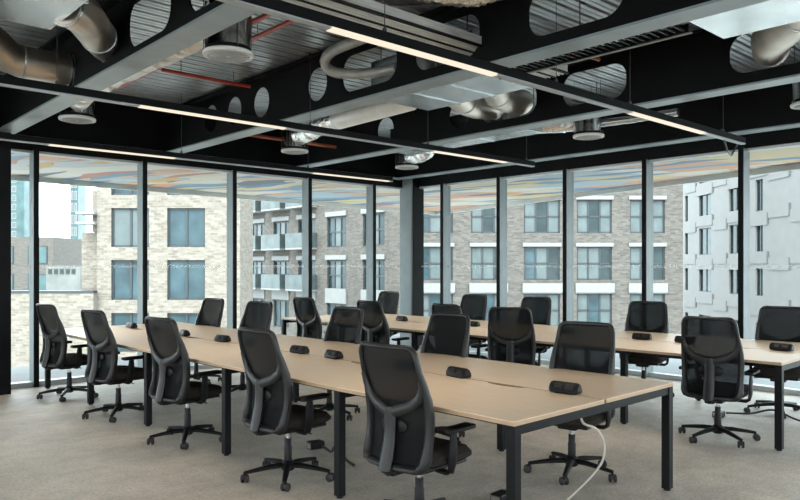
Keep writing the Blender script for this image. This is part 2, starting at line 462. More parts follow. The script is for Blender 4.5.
# ------------------------------------------------------------------ ceiling services
def arc(c, r, a0, a1, ux, uy, n=8):
    c = Vector(c); ux = Vector(ux); uy = Vector(uy)
    return [tuple(c + ux*r*math.cos(R_(a0+(a1-a0)*i/n)) + uy*r*math.sin(R_(a0+(a1-a0)*i/n))) for i in range(n+1)]

def round_duct(name, path, r, label, mat=None, rings=(), flare=None, cat='air duct', group=None):
    root = MB().tube(path, r, 28).build(name, mat or M['warmgalv'], None, True)
    tag(root, label, cat, group)
    for a, b_ in rings:
        MB().tube([a, b_], r*1.05, 28).build('collar', M['galv'], root, True)
    return root

# fan-coil box at the top of the picture and its two spigot ducts into the first beam
def rect_box(x0, x1, y0, y1, z0, z1, label, name='fan_coil_unit', mat='galv', cat='air handling unit', seams=True):
    o = MB().box(x0, x1, y0, y1, z0, z1, .008, 1).build(name, M[mat]); tag(o, label, cat)
    if seams:
        s = MB()
        for f in (.33, .67):
            y = y0+(y1-y0)*f
            s.box(x0-.006, x1+.006, y-.012, y+.012, z0-.008, z1)
        s.build('seam_strip', M['galv'], o)
        for xx in (x0+.05, x1-.05):
            for yy in (y0+.1, y1-.1): MB().tube([(xx, yy, z1), (xx, yy, DECK)], .006, 6).build('hanger_rod', M['wire'], o)
    return o

rect_box(.25, 1.58, 3.2, 5.42, 3.21, 3.6, 'large galvanised box duct at the ceiling, beside the first beam with two elbow ducts')
round_duct('elbow_duct', [(1.58, 5.15, 3.32), (1.66, 5.2, 3.32), (1.76, 5.3, 3.325), (1.86, 5.48, 3.34), (2.10, 5.95, 3.40), (2.235, 6.2, 3.43), (2.36, 6.38, 3.45)], .14,
           'round steel elbow duct leaving the large box duct towards the first beam', rings=[((1.585, 5.15, 3.32), (1.60, 5.16, 3.32)), ((2.06, 5.87, 3.39), (2.075, 5.9, 3.392))])
round_duct('elbow_duct', [(.9, 6.3, 3.575), (1.3, 6.68, 3.52), (1.58, 6.95, 3.45), (1.68, 7.03, 3.40), (1.80, 7.07, 3.38), (2.38, 7.07, 3.37)], .145,
           'round steel duct with a bend, entering the first beam beside the dark pier', rings=[((1.80, 7.07, 3.38), (1.815, 7.07, 3.38)), ((2.20, 7.07, 3.37), (2.225, 7.07, 3.37))])
rect_box(4.60, 5.42, 4.12, 5.48, 3.21, 3.58, 'flat grey galvanised box duct between second and third beams, white wrapped pipe at one end')
round_duct('spigot_duct', [(5.42, 5.18, 3.37), (5.62, 5.24, 3.36), (5.85, 5.36, 3.35), (6.2, 5.50, 3.38), (6.57, 5.52, 3.42)], .14,
           'short steel duct through the third beam, the one beside the wrapped white pipe', rings=[((5.8, 5.33, 3.35), (5.815, 5.34, 3.35))])
round_duct('spigot_duct', [(5.42, 4.62, 3.37), (5.62, 4.72, 3.36), (5.85, 4.88, 3.35), (6.2, 5.05, 3.38), (6.57, 5.1, 3.42)], .14,
           'short steel duct through the third beam, next to a long oblong hole', rings=[((5.8, 4.85, 3.35), (5.815, 4.86, 3.35))])
rect_box(4.62, 5.32, -.6, 2.28, 3.21, 3.58, 'galvanised box duct in the top corner past the second beam, one fat elbow duct beneath')
round_duct('elbow_duct', [(5.32, 1.72, 3.36), (5.55, 1.8, 3.36), (5.8, 2.0, 3.36), (6.15, 2.25, 3.38), (6.57, 2.4, 3.42)], .15,
           'fat steel elbow duct dropping from the box duct into the third beam\'s end hole', rings=[((5.55, 1.8, 3.36), (5.57, 1.81, 3.36))])
rect_box(6.78, 7.22, 5.3, 7.65, 3.17, 3.5, 'slim bright box duct tucked behind the third beam\'s lower flange', mat='galv')
# wrapped and foil ducts
round_duct('wrapped_pipe', [(5.28, 5.47, 3.36), (5.28, 5.62, 3.35), (5.28, 6.9, 3.33)], [.06, .135, .135],
           'smooth white foil-wrapped duct running along the second beam', M['wrap'])
def flex(path, r, label, m='foil'):
    # corrugated foil: the radius ripples along a resampled path
    P = [Vector(p) for p in path]; out = []; rad = []
    for i in range(len(P)-1):
        n = max(2, int((P[i+1]-P[i]).length/.022))
        for k in range(n): out.append(P[i].lerp(P[i+1], k/n))
    out.append(P[-1])
    for _ in range(6): out = [out[0]] + [(out[i-1]+out[i]*2+out[i+1])/4 for i in range(1, len(out)-1)] + [out[-1]]
    rad = [r*(1+.05*(k % 2)+random.uniform(-.05, .05)) for k in range(len(out))]
    o = MB().tube(out, rad, 22).build('flexible_duct', M[m], None, True)
    return tag(o, label, 'flexible duct', 'crinkled foil ducts')
flex([(5.28, 6.9, 3.33), (5.26, 7.2, 3.31), (5.36, 7.65, 3.28), (5.47, 8.0, 3.30)], .125, 'crinkled silver foil duct between the white wrapped duct and a drum diffuser')
flex([(2.60, 4.90, 3.40), (2.62, 5.15, 3.40), (2.62, 5.6, 3.38), (2.56, 6.2, 3.36), (2.50, 6.8, 3.33), (2.46, 7.3, 3.30), (2.50, 7.7, 3.28), (2.56, 7.84, 3.29)], .12,
     'crinkled silver foil duct along the first beam between two drum diffusers', 'softfoil')
flex([(7.66, 8.16, 3.26), (7.6, 7.9, 3.24), (7.45, 7.55, 3.26), (7.3, 7.5, 3.3)], .12, 'crinkled silver foil duct feeding the drum diffuser beside the corner post')
flex([(7.46, 4.92, 3.28), (7.42, 5.1, 3.28), (7.3, 5.5, 3.3), (7.16, 5.7, 3.32)], .10, 'crinkled silver foil duct feeding the drum diffuser behind the third beam')

def diffuser(x, y, label, z=3.08, r=.185, top=3.46):
    root = empty('drum_diffuser', (x, y, z))
    MB().lathe([(.004, 0), (r*.62, 0), (r*.985, .004), (r, .012), (r, .026), (r*.96, .032)], 0, 0, 40).build('face_plate', M['diff'], root, True)
    g = MB()
    for i, rr_ in enumerate((.03, .05, .07, .09, .11, .13, .15)):
        g.tube([(rr_*math.cos(2*PI*k/28), rr_*math.sin(2*PI*k/28), -.001) for k in range(28)], .0045, 4, closed=True)
    for k in range(20):
        a = 2*PI*k/20; g.tube([(.02*math.cos(a), .02*math.sin(a), -.001), (.155*math.cos(a), .155*math.sin(a), -.001)], .003, 4)
    g.build('grille', M['cover'], root)
    MB().lathe([(r*.9, .032), (r*.9, .06)], 0, 0, 32).build('collar', M['black_paint'], root, True)
    MB().lathe([(r*.93, .06), (r*.93, top-z)], 0, 0, 32).build('drum', M['drum'], root, True)
    for k in range(3):
        a = 2*PI*k/3+.4; MB().tube([(r*.97*math.cos(a), r*.97*math.sin(a), .03), (r*.97*math.cos(a), r*.97*math.sin(a), DECK-z)], .003, 6).build('hanger_rod', M['wire'], root)
    return tag(root, label, 'air diffuser', 'round ceiling diffusers')
diffuser(2.61, 4.75, 'steel drum diffuser with round white grille tight behind the first beam, biggest in view')
diffuser(2.57, 7.93, 'steel drum diffuser with white face behind the first beam, close to the dark pier')
diffuser(5.48, 8.14, 'steel drum diffuser at the end of the white wrapped duct, near brick-facing windows')
diffuser(7.68, 8.26, 'steel drum diffuser hanging beside the corner post where the glass walls meet')
diffuser(7.47, 4.81, 'steel drum diffuser alone behind the third beam, thin spiral pipe beside it')
diffuser(7.59, 2.40, 'steel drum diffuser cut by the picture edge beyond the third beam')

# galvanised tray bundle, ladder tray, pipes
t = MB()
for k, yy in enumerate((3.90, 4.05, 4.20)):
    t.box(1.7, 5.6, yy-.065, yy+.065, 3.345, 3.353)
    for q in (-.065, -.022, .022, .063): t.box(1.7, 5.6, yy+q-.006, yy+q+.006, 3.315, 3.40)
ctr = t.build('cable_tray', M['tray'])
for yy in (3.825, 3.975, 4.125, 4.275): MB().tube([(1.7, yy, 3.318), (5.6, yy, 3.318)], .014, 8).build('groove_shade', M['black_plastic'], ctr, True)  # added black tubes drawing the shaded grooves between the trays
tag(ctr, 'ribbed galvanised cable tray passing through the second beam above the light track', 'cable tray')
t = MB()
for xx in (4.56, 4.92): t.box(xx-.01, xx+.01, 2.35, 4.08, 3.19, 3.25)
for k in range(28): t.box(4.56, 4.92, 2.38+k*.06-.008, 2.38+k*.06+.008, 3.20, 3.215)
for k in range(3): t.tube([(4.62, 2.5+k*.55, 3.2), (4.62, 2.5+k*.55, DECK)], .004, 6)
ct = t.build('ladder_tray', M['black_plastic']); tag(ct, 'black ladder cable tray hung close alongside the second beam', 'cable tray')
MB().tube([(4.97, 2.35, 3.2), (4.97, 4.08, 3.2)], .008, 8).build('conduit', M['cover'], ct, True)
def pipe(path, r, label, m='red', name='sprinkler_pipe', cat='pipe'):
    o = tag(MB().tube(path, r, 12).build(name, M[m], None, True), label, cat)
    if cat == 'pipe':
        a, b_ = Vector(path[0]), Vector(path[-1])
        for f in (.2, .8):
            p = a.lerp(b_, f) if len(path) == 2 else a
            MB().tube([(p.x, p.y, p.z), (p.x, p.y, DECK)], .004, 6).build('pipe_hanger', M['wire'], o)
            if len(path) > 2: break
    return o
pipe([(3.17, 2.5, 3.62), (3.17, 8.4, 3.62)], .022, 'red sprinkler pipe running the length of the bay behind the first beam')
pipe([(3.20, 7.23, 3.60), (4.25, 7.23, 3.60)], .020, 'red sprinkler branch pipe crossing between first and second beams')
pipe([(3.37, 4.4, 3.60), (3.37, 5.9, 3.60)], .020, 'short red sprinkler pipe beside the long one, above a drum diffuser')
pipe([(4.62, 8.46, 3.30), (6.42, 8.46, 3.30)], .024, 'orange-red pipe below the deck near the brick-facing windows', 'rust')
pipe([(4.6, 4.0, 3.64), (6.4, 4.0, 3.64)], .022, 'rust-red pipe between second and third beams seen above the tray', 'rust')
pipe([(7.50, 4.72, 3.24), (7.58, 4.3, 3.24), (7.60, 3.75, 3.24)], .045, 'thin grey spiral pipe leading away from the lone drum diffuser', 'galv', 'spiral_pipe')
pipe([(4.18, 4.85, 3.64), (4.18, 5.40, 3.635), (4.18, 5.55, 3.625), (4.19, 5.66, 3.60), (4.205, 5.72, 3.56), (4.23, 5.735, 3.52), (4.265, 5.71, 3.48), (4.31, 5.65, 3.45), (4.40, 5.52, 3.43), (4.50, 5.32, 3.42), (4.545, 5.02, 3.42)], .052,
     'insulated grey pipe bending through the oblong hole of the second beam', 'pipewrap', 'insulated_pipe')
flex([(3.35, 4.35, 3.60), (3.8, 3.9, 3.60), (4.1, 3.6, 3.58), (4.2, 3.2, 3.6)], .07, 'crinkled silver foil hose under the deck above the galvanised tray')
pipe([(7.7, 3.32, 3.0), (7.95, 3.36, 2.80), (8.2, 3.42, 2.78), (8.45, 3.5, 2.86), (8.7, 3.55, 3.0), (8.9, 3.58, 3.06)], .010, 'black cable loop dangling at the end of a light track by the window mullion', 'cable_black', 'dangling_cable', 'cable')

# ------------------------------------------------------------------ desks
def bench_desk(loc, rotz, BAY, label):
    root = empty('bench_desk', loc, rotz)
    L = 5*BAY; W = DW; H = .735; T = .025; G = .012
    for k in range(5):
        y0 = k*BAY+.002; y1 = (k+1)*BAY-.002; ym = (y0+y1)/2
        # carpet-side top with a scalloped cable cut-out on its inner edge
        xin = W/2-G
        poly = [(0, y0), (xin, y0), (xin, ym-.19)]
        for a in range(9):
            q = a/8; poly.append((xin-.05*math.sin(PI*q)**.6, ym-.17+.34*q))
        poly += [(xin, ym+.19), (xin, y1), (0, y1)]
        for side in (0, 1):
            pl = poly if side == 0 else [(W-x, y) for x, y in ((0, y0), (xin, y0), (xin, y1), (0, y1))]
            tp = MB().prism(pl, H-.003, H).build('tabletop', M['wood'], root)
            MB().prism(pl, H-T, H-.0031).build('edge_core', M['wood_edge'], tp)
    lw = .058
    for k in range(6):
        y = k*BAY
        y = min(max(y, lw/2+.002), L-lw/2-.002)
        for x in (lw/2+.004, W-lw/2-.004):
            lg = MB().box(x-lw/2, x+lw/2, y-lw/2, y+lw/2, 0.012, H-T, .004, 1)
            if 0 < k < 5:
                pass
            lo = lg.build('leg', M['desk_metal'], root)
            MB().lathe([(.022, 0), (.022, .013)], x, y, 12).build('foot', M['black_plastic'], lo)
        MB().box(.06, W-.06, y-.02, y+.02, H-T-.052, H-T-.001).build('cross_rail', M['desk_metal'], root)
    for x in (.16, W-.16):
        MB().box(x-.02, x+.02, .03, L-.03, H-T-.045, H-T-.002).build('long_rail', M['desk_metal'], root)
    c = MB().box(W/2-.11, W/2+.11, .55, L-.12, H-.15, H-.145)
    c.box(W/2-.113, W/2-.108, .55, L-.12, H-.15, H-.09).box(W/2+.108, W/2+.113, .55, L-.12, H-.15, H-.09)
    for k in range(10): c.box(W/2-.11, W/2+.11, .58+k*.65, .62+k*.65, H-.145, H-.045)
    c.build('cable_basket', M['desk_metal'], root)
    tag(root, label, 'desk', 'long bench desks')
    return root
DW = 1.78
A0, B0 = (2.875, 2.285, 0), (6.265, 2.205, 0)
ROTS = {A0: .024, B0: .036}; BAYS = {A0: 1.455, B0: 1.42}
bench_desk(A0, ROTS[A0], BAYS[A0], 'long pale wood bench desk in front, black square legs, its open end facing the carpet')
bench_desk(B0, ROTS[B0], BAYS[B0], 'long pale wood bench desk behind, between the front desk and the far glass wall')
def onb(base, x, y, z=0):
    ROT = ROTS[base]
    return (base[0]+x*math.cos(ROT)-y*math.sin(ROT), base[1]+x*math.sin(ROT)+y*math.cos(ROT), z)

# power modules standing on the gap between the tops
def make_module():
    root = empty('power_module')
    bm = MB()
    prof = [(-.043, .012), (-.036, .004), (.036, .004), (.043, .012), (.040, .034), (.022, .062), (.008, .070), (-.008, .070), (-.022, .062), (-.040, .034)]
    secs = [(-.10, .72), (-.094, .90), (-.082, 1.), (.082, 1.), (.094, .90), (.10, .72)]
    rings = []
    for y, s in secs:
        rings.append([bm.bm.verts.new((x*s, y, .037+(z-.037)*s)) for x, z in prof])
    n = len(prof)
    for i in range(len(rings)-1):
        for j in range(n): bm.bm.faces.new((rings[i][j], rings[i][(j+1) % n], rings[i+1][(j+1) % n], rings[i+1][j]))
    bm.bm.faces.new(rings[0]); bm.bm.faces.new(list(reversed(rings[-1])))
    bm.build('body', M['black_plastic'], root, True)
    for sx in (-1, 1):
        m = MB()
        for yy in (-.045, .03): m.box(-.004, .004, yy-.026, yy+.026, -.017, .017, .003, 1)
        so = m.build('socket_panel', M['plastic'], root)
        so.location = (sx*.0325, 0, .046); so.rotation_euler = (0, sx*R_(-33), 0)
    MB().box(-.03, .03, -.06, .06, 0, .005).build('base_plate', M['black_plastic'], root)
    return root
mod = make_module(); first = [True]
def place_module(base, y, label, group):
    o = mod if first[0] else copy_tree(mod); first[0] = False
    o.location = onb(base, DW/2, y, .7352); o.rotation_euler.z = ROTS[base] + random.uniform(-.12, .12)
    tag(o, label, 'power module', group)
ya = [.28, 1.17, 1.72, 2.60, 3.10, 3.97, 4.47, 5.33, 6.12, 6.76]
for k, y in enumerate(sorted(ya, reverse=True)):
    place_module(A0, y, 'black desktop power module, %s from the far window end along the front desk' % ORD[k], 'power modules on the front desk')
yb = [.28, 1.20, 1.67, 2.60, 4.03, 5.36, 6.6]
for k, y in enumerate(sorted(yb, reverse=True)):
    place_module(B0, y, 'black desktop power module, %s from the far window end along the rear desk' % ORD[k], 'power modules on the rear desk')

# ------------------------------------------------------------------ chairs
ZB0, ZB1 = .405, 1.085
def back_pt(v, w, off=0):
    hw = .222 + .018*math.sin(PI*min(1, max(0, w))) - .012*w
    x = -.245 + .055*math.sin(PI*min(1, w/.85)) - .065*max(0, w)**1.6 + .04*v*v
    return Vector((x - off, v*hw, ZB0 + (ZB1-ZB0)*w))
def loop_pts():
    # rounded outline in (v, w): lower corners round, upper corners tighter
    pts = []
    def corner(cv, cw, rv, rw, a0, n=5):
        for i in range(n+1):
            a = R_(a0+90*i/n); pts.append((cv+rv*math.cos(a), cw+rw*math.sin(a)))
    corner(.80, .92, .20, .08, 0); 
    for v in (.4, 0, -.4): pts.append((v, 1.0))
    corner(-.80, .92, .20, .08, 90)
    for w in (.8, .68, .56, .44, .32, .2): pts.append((-1, w))
    corner(-.80, .085, .20, .085, 180)
    for v in (-.3, 0, .3): pts.append((v, 0))
    corner(.80, .085, .20, .085, 270)
    for w in (.2, .32, .44, .56, .68, .8): pts.append((1, w))
    return pts
def edge_v(w):
    if w > .92: return .80+.20*math.sqrt(max(0, 1-((w-.92)/.08)**2))
    if w < .085: return .80+.20*math.sqrt(max(0, 1-((.085-w)/.085)**2))
    return 1.
def make_chair():
    root = empty('office_chair')
    # five-star base with casters
    b = MB()
    b.lathe([(.030, .055), (.045, .065), (.048, .115), (.034, .128), (.030, .135)], 0, 0, 20)
    cas = []
    for k in range(5):
        a = 2*PI*k/5 + .25
        ca, sa = math.cos(a), math.sin(a)
        b.tube([(.03*ca, .03*sa, .098), (.12*ca, .12*sa, .096), (.22*ca, .22*sa, .084), (.315*ca, .315*sa, .070)], [.026, .024, .020, .016], 10, squash=(1, 1, .8))
        b.tube([(.312*ca, .312*sa, .075), (.312*ca, .312*sa, .050)], .010, 8)
        cas.append((.312*ca, .312*sa, a))
    base = b.build('base', M['black_plastic'], root, True)
    c = MB()
    for sy in (-1, 1):
        prof = [(.004, -.010), (.022, -.010), (.0285, -.006), (.0285, .006), (.022, .010), (.004, .010)]
        rings = []
        for r, t in prof: rings.append([c.bm.verts.new((r*math.cos(2*PI*j/18)-.012, sy*.017+t, .0285+r*math.sin(2*PI*j/18))) for j in range(18)])
        for i in range(len(rings)-1):
            for j in range(18): c.bm.faces.new((rings[i][j], rings[i][(j+1) % 18], rings[i+1][(j+1) % 18], rings[i+1][j]))
        c.bm.faces.new(rings[0]); c.bm.faces.new(list(reversed(rings[-1])))
    c.box(-.030, .012, -.007, .007, .022, .056, .004, 1)
    c0 = c.build('caster', M['rubber'], base, True)
    for k, (x, y, a) in enumerate(cas):
        o = c0 if k == 0 else c0.copy()
        if k: COL.objects.link(o); o.parent = base
        o.location = (x, y, 0); o.rotation_euler.z = a + (0.7, 2.2, 1.2, -.6, 3.0)[k]
    MB().lathe([(.029, .125), (.029, .225), (.025, .235), (.025, .290)], 0, 0, 20).build('gas_lift', M['black_plastic'], root, True)
    MB().lathe([(.0155, .28), (.0155, .365)], 0, 0, 16).build('piston', M['chrome'], root, True)
    m = MB().box(-.13, .10, -.075, .075, .338, .384, .014, 2)
    m.box(-.26, -.10, -.04, .04, .352, .384, .008, 1)
    m.build('tilt_mechanism', M['black_plastic'], root, True)
    MB().tube([(.03, -.07, .362), (.03, -.16, .360), (.035, -.235, .352)], [.006, .006, .009], 8, squash=(1, 1, .6)).build('lever', M['chrome'], root, True)
    # seat
    s = MB(); n = 18
    def seat_pt(u, v, top):
        # superellipse plan, domed top
        r = max(abs(u), abs(v))
        k = 1.0
        if r > 1e-6:
            k = r / ((abs(u)**4 + abs(v)**4)**.25)
        x, y = u*k, v*k
        edge = max(0, 1-(max(abs(u), abs(v)))**6)
        z = (.447 + .044*edge**.5 + .008*(y*y) - .018*max(0, x)**3) if top else (.425 - .028*edge**.4)
        return (.025 + x*.245, y*.245, z)
    for top in (True, False):
        g = [[s.bm.verts.new(seat_pt(-1+2*i/n, -1+2*j/n, top)) for j in range(n+1)] for i in range(n+1)]
        for i in range(n):
            for j in range(n): s.bm.faces.new((g[i][j], g[i+1][j], g[i+1][j+1], g[i][j+1]))
        if top: gt = g
        else:
            for i in range(n):
                for q in ((i, 0, i+1, 0), (i, n, i+1, n), (0, i, 0, i+1), (n, i, n, i+1)):
                    s.bm.faces.new((gt[q[0]][q[1]], gt[q[2]][q[3]], g[q[2]][q[3]], g[q[0]][q[1]]))
    seat = s.build('seat', M['fabric'], root, True)
    MB().box(-.19, .20, -.20, .20, .378, .402, .012, 2).build('seat_pan', M['black_plastic'], seat, True)
    # backrest frame
    lp = [back_pt(v, w) for v, w in loop_pts()]
    rad = []
    for (v, w) in loop_pts(): rad.append(.015 + (.009*min(1, max(0, (.8-w)/.25)) if abs(v) > .9 else 0) + (.007 if w < .1 else 0))
    fr = MB().tube(lp, rad, 10, closed=True, squash=(1.35, 1, 1)).build('back_frame', M['plastic'], root, True)
    # Y-shaped support behind the net
    sp = MB()
    arms = [(-1, .74), (-.97, .66), (-.84, .575), (-.6, .515), (-.3, .475), (0, .445)]
    for sgn in (1, -1):
        P = [back_pt(v*sgn, w, .016 + .02*(1-abs(v))) for v, w in arms]
        sp.tube(P, [.016, .022, .027, .031, .034, .034], 10, squash=(.6, 1, 1))
    P = [back_pt(0, w, .036) for w in (.50, .44, .34, .22, .09, -.02)] + [Vector((-.26, 0, .385)), Vector((-.19, 0, .37))]
    sp.tube(P, [.030, .042, .040, .042, .046, .044, .036, .028], 12, squash=(.6, 1, 1))
    sp.build('back_spine', M['plastic'], root, True)
    # lumbar pad in front of the spine
    l = MB(); c_ = back_pt(0, .36)
    for sy in (1,):
        l.tube([back_pt(v, .33, .010) for v in (-.42, -.36, -.2, 0, .2, .36, .42)], [.012, .034, .044, .046, .044, .034, .012], 12, squash=(.22, 1, 1))
    l.build('lumbar_pad', M['black_plastic'], root, True)
    # woven net stretched in the frame
    g = MB(); nv, nw = 12, 18
    for off in (-.004,):
        rows = []
        for i in range(nw+1):
            w = .005+.99*i/nw; ev = edge_v(w)*.985
            rows.append([g.bm.verts.new(back_pt(ev*(-1+2*j/nv), w, off)) for j in range(nv+1)])
        for i in range(nw):
            for j in range(nv): g.bm.faces.new((rows[i][j], rows[i][j+1], rows[i+1][j+1], rows[i+1][j]))
    net = g.build('back_net', M['net'], root, True)
    # armrests
    for sy in (-1, 1):
        a = MB()
        a.tube([(-.02, sy*.16, .368), (-.02, sy*.235, .368), (-.02, sy*.262, .385), (-.018, sy*.27, .43), (-.015, sy*.272, .50), (-.01, sy*.272, .605)],
               [.015, .016, .019, .024, .024, .017], 10, squash=(1.5, .62, 1))
        arm = a.build('armrest', M['black_plastic'], root, True)
        MB().box(-.10, .15, sy*.268-.042, sy*.268+.042, .600, .630, .012, 3).build('arm_pad', M['black_plastic'], arm, True)
    return root
proto = make_chair(); cfirst = [True]
def chair(x, y, rz, label, group):
    o = proto if cfirst[0] else copy_tree(proto); cfirst[0] = False
    o.location = (x, y, 0); o.rotation_euler.z = rz
    tag(o, label, 'chair', group)
A_near = [(2.90, 3.01, 3), (2.86, 4.335, 2), (2.82, 5.85, 8), (2.76, 7.28, 8), (2.74, 8.73, 8)]
A_far = [(4.47, 3.02, 191), (4.40, 4.42, 186), (4.36, 5.85, 187), (4.31, 7.5, 191), (4.29, 8.65, 188)]
B_near = [(6.30, 2.745, 8), (6.15, 4.89, 28), (6.14, 5.66, 0), (5.98, 6.85, 2), (5.92, 8.2, 4)]
B_far = [(7.88, 2.80, 192), (7.85, 4.30, 198), (7.86, 6.02, 190), (7.82, 7.15, 188), (7.72, 9.0, 186)]
for lst, txt, grp in ((A_near, 'front desk\'s carpet side', 'chairs on the carpet side of the front desk'), (A_far, 'front desk\'s inner side', 'chairs on the inner side of the front desk'),
                      (B_near, 'rear desk\'s inner side', 'chairs on the inner side of the rear desk'), (B_far, 'rear desk\'s glass-wall side', 'chairs on the glass wall side of the rear desk')):
    for k, (x, y, a) in enumerate(reversed(lst)):
        chair(x, y, R_(a), 'black mesh-back swivel chair, %s from the far window end on the %s' % (ORD[k], txt), grp)

# ------------------------------------------------------------------ things on the floor
def floor_box(x, y, rz, label):
    root = empty('floor_power_box', (x, y, 0), rz)
    MB().box(-.065, .065, -.045, .045, 0, .06, .008, 2).build('housing', M['black_plastic'], root)
    MB().box(-.069, -.064, -.036, .036, .010, .052, .004, 1).build('socket_plate', M['chrome'], root)
    tag(root, label, 'floor box', 'power boxes on the carpet')
floor_box(3.45, 7.62, .1, 'black floor power box under the front desk, towards its window end')
floor_box(3.50, 4.89, -.1, 'black floor power box with steel face under the front desk, feeding a black cable')
floor_box(3.60, 2.97, .1, 'black floor power box standing behind the front desk\'s corner leg')
floor_box(7.25, 3.15, .1, 'black floor power box under the rear desk beside trailing cables')
def cable(path, r, m, label, n=5):
    P = [Vector(p) for p in path]; out = []
    for i in range(len(P)-1):
        p0, p1, p2, p3 = P[max(0, i-1)], P[i], P[i+1], P[min(len(P)-1, i+2)]
        for k in range(n):
            t = k/n
            out.append(.5*((2*p1)+(p2-p0)*t+(2*p0-5*p1+4*p2-p3)*t*t+(3*p1-p0-3*p2+p3)*t**3))
    out.append(P[-1])
    tag(MB().tube(out, r, 8).build('power_cable', M[m], None, True), label, 'cable')
cable([(3.52, 4.82, .03), (3.46, 4.62, .03), (3.40, 4.50, .10), (3.36, 4.40, .13), (3.36, 4.30, .05), (3.38, 4.22, .014)], .011, 'cable_black', 'black cable looping over the carpet from the floor box under the front desk')
cable([(3.66, 2.42, .655), (3.63, 2.37, .60), (3.69, 2.33, .57), (3.74, 2.31, .50), (3.74, 2.30, .43), (3.72, 2.31, .36), (3.64, 2.34, .28), (3.53, 2.38, .20), (3.40, 2.42, .12), (3.26, 2.46, .05), (3.14, 2.48, .012), (2.95, 2.46, .012)], .0075, 'cable_white',
      'off-white cable hanging from the front desk\'s open end and trailing on the carpet')
cable([(7.35, 3.12, .03), (7.42, 2.9, .05), (7.45, 2.7, .11), (7.45, 2.5, .05), (7.5, 2.3, .012), (7.5, 1.7, .012)], .010, 'cable_black', 'black cable trailing over the carpet under the rear desk\'s open end')

# ------------------------------------------------------------------ outside
struct(MB().box(-8, 12.6, YW+.25, 12.05, -.4, -.02).box(XW+.2, 11.6, -8, YW+.25, -.4, -.02).build('floor_terrace', M['paving']))
# painted underside of the floor above, projecting past the glass
sof = [(-9, YW+.2), (-9, 12.9), (3.64, 13.12), (9.33, 13.6), (14.1, 13.95), (12.55, 7.9), (11.43, 3.78), (9.3, -6), (9.22, -6), (9.22, YW+.2)]
o = MB().prism(sof, 3.05, 3.5).build('ceiling_soffit', M['mural']); struct(o)
tr = MB()
for i in range(1, 7):
    a, b_ = Vector((*sof[i], 0)), Vector((*sof[i+1], 0)); d = (b_-a).normalized(); nn = Vector((d.y, -d.x, 0)) * -1
    q = [a, b_, b_+nn*.06, a+nn*.06]
    tr.prism([(p.x, p.y) for p in q], 2.96, 3.5)
struct(tr.build('trim_soffit_edge', M['fascia']))
struct(MB().box(-150, 250, -150, 250, -9.4, -9).build('ground', M['street']))

FW = Vector((.6739, .7388, 0)); RT = Vector((.7388, -.6739, 0))   # street axes: across to the opposite side, along the opposite frontage
class Facade:
    """local x along the frontage, y outwards to the street, z up"""
    def __init__(s, name, d0, l0, d1, l1, depth, label, z0=-9, z1=14):
        a = FW*d0 + RT*l0; b_ = FW*d1 + RT*l1
        s.len = (b_-a).length; e = (b_-a).normalized()
        s.root = empty(name, (a.x, a.y, 0), math.atan2(e.y, e.x)); s.z0, s.z1, s.depth = z0, z1, depth
        tag(s.root, label, 'building')
    def wall(s, mat, xs, zs, th=.25, name='wall', back0=0):
        """openings at every xs span x zs span"""
        m = MB(); cur = 0
        for x0, x1 in xs:
            m.box(cur, x0, -.0, th, s.z0, s.z1); cur = x1
            c = s.z0
            for z0, z1 in zs:
                m.box(x0, x1, 0, th, c, z0); c = z1
            m.box(x0, x1, 0, th, c, s.z1)
        m.box(cur, s.len, 0, th, s.z0, s.z1)
        m.box(back0, s.len, th+.02, s.depth, s.z0, s.z1)
        return m.build(name, mat, s.root)
    def window(s, x0, x1, z0, z1, cols, hbar, pm, y=.12, fw=.06):
        f = MB()
        f.box(x0, x0+fw, y, y+.08, z0, z1).box(x1-fw, x1, y, y+.08, z0, z1).box(x0, x1, y, y+.08, z0, z0+fw).box(x0, x1, y, y+.08, z1-fw, z1)
        for k in range(1, cols): xx = x0+(x1-x0)*k/cols; f.box(xx-fw*.6, xx+fw*.6, y, y+.08, z0, z1)
        if hbar: zz = z0+(z1-z0)*hbar; f.box(x0, x1, y, y+.08, zz-fw*.6, zz+fw*.6)
        w = f.build('window', M['winframe'], s.root)
        for k in range(cols):
            xa, xb = x0+(x1-x0)*k/cols, x0+(x1-x0)*(k+1)/cols
            MB().box(xa+.03, xb-.03, y+.05, y+.07, z0+.03, z1-.03).build('pane', M[pm[k % len(pm)]], w)
        return w
# The local y axis of a facade runs to the left of its direction; build them from right to left so that y points away from the room.
def P(px, d): return (px-400)/711*d
def Z(py, d): return 1.53-(py-266)/711*d

# long grey-brick block straight across
D = 46.0; k_ = D/711
f1 = Facade('apartment_block', D, P(389, D), D, P(683, D), 9, 'grey-brown brick apartment block with white lintels and large gridded windows straight across the street')
def fx(px): return (px-389)*k_
cols = [(fx(418), fx(453)), (fx(471), fx(506)), (fx(524), fx(560)), (fx(577), fx(612)), (fx(630), fx(665))]
rows = sorted([(Z(233+47*r, D), Z(200+47*r, D)) for r in (-2, -1, 0, 1, 2, 3)])
f1.wall(M['brick_grey'], cols, rows, back0=5.0)
for x0, x1 in cols:
    for j, (z0, z1) in enumerate(rows):
        f1.window(x0, x1, z0, z1, 3, .5, fw=.09, pm=[['pane_light', 'pane_dark', 'pane_light'], ['pane_light', 'pane_light', 'pane_dark'], ['pane_blue', 'pane_light', 'pane_dark']][random.randrange(3)] if j > 1 else ['pane_light', 'pane_blue'])
    m = MB()
    for j, (z0, z1) in enumerate(rows):
        m.box(x0-.08, x1+.08, -.10, .1, z1+.03, z1+.27)
        if j == 1: m.box(x0-.12, x1+.12, -.2, .1, z1+.1, z1+.70)
    m.build('lintel', M['lintel'], f1.root)

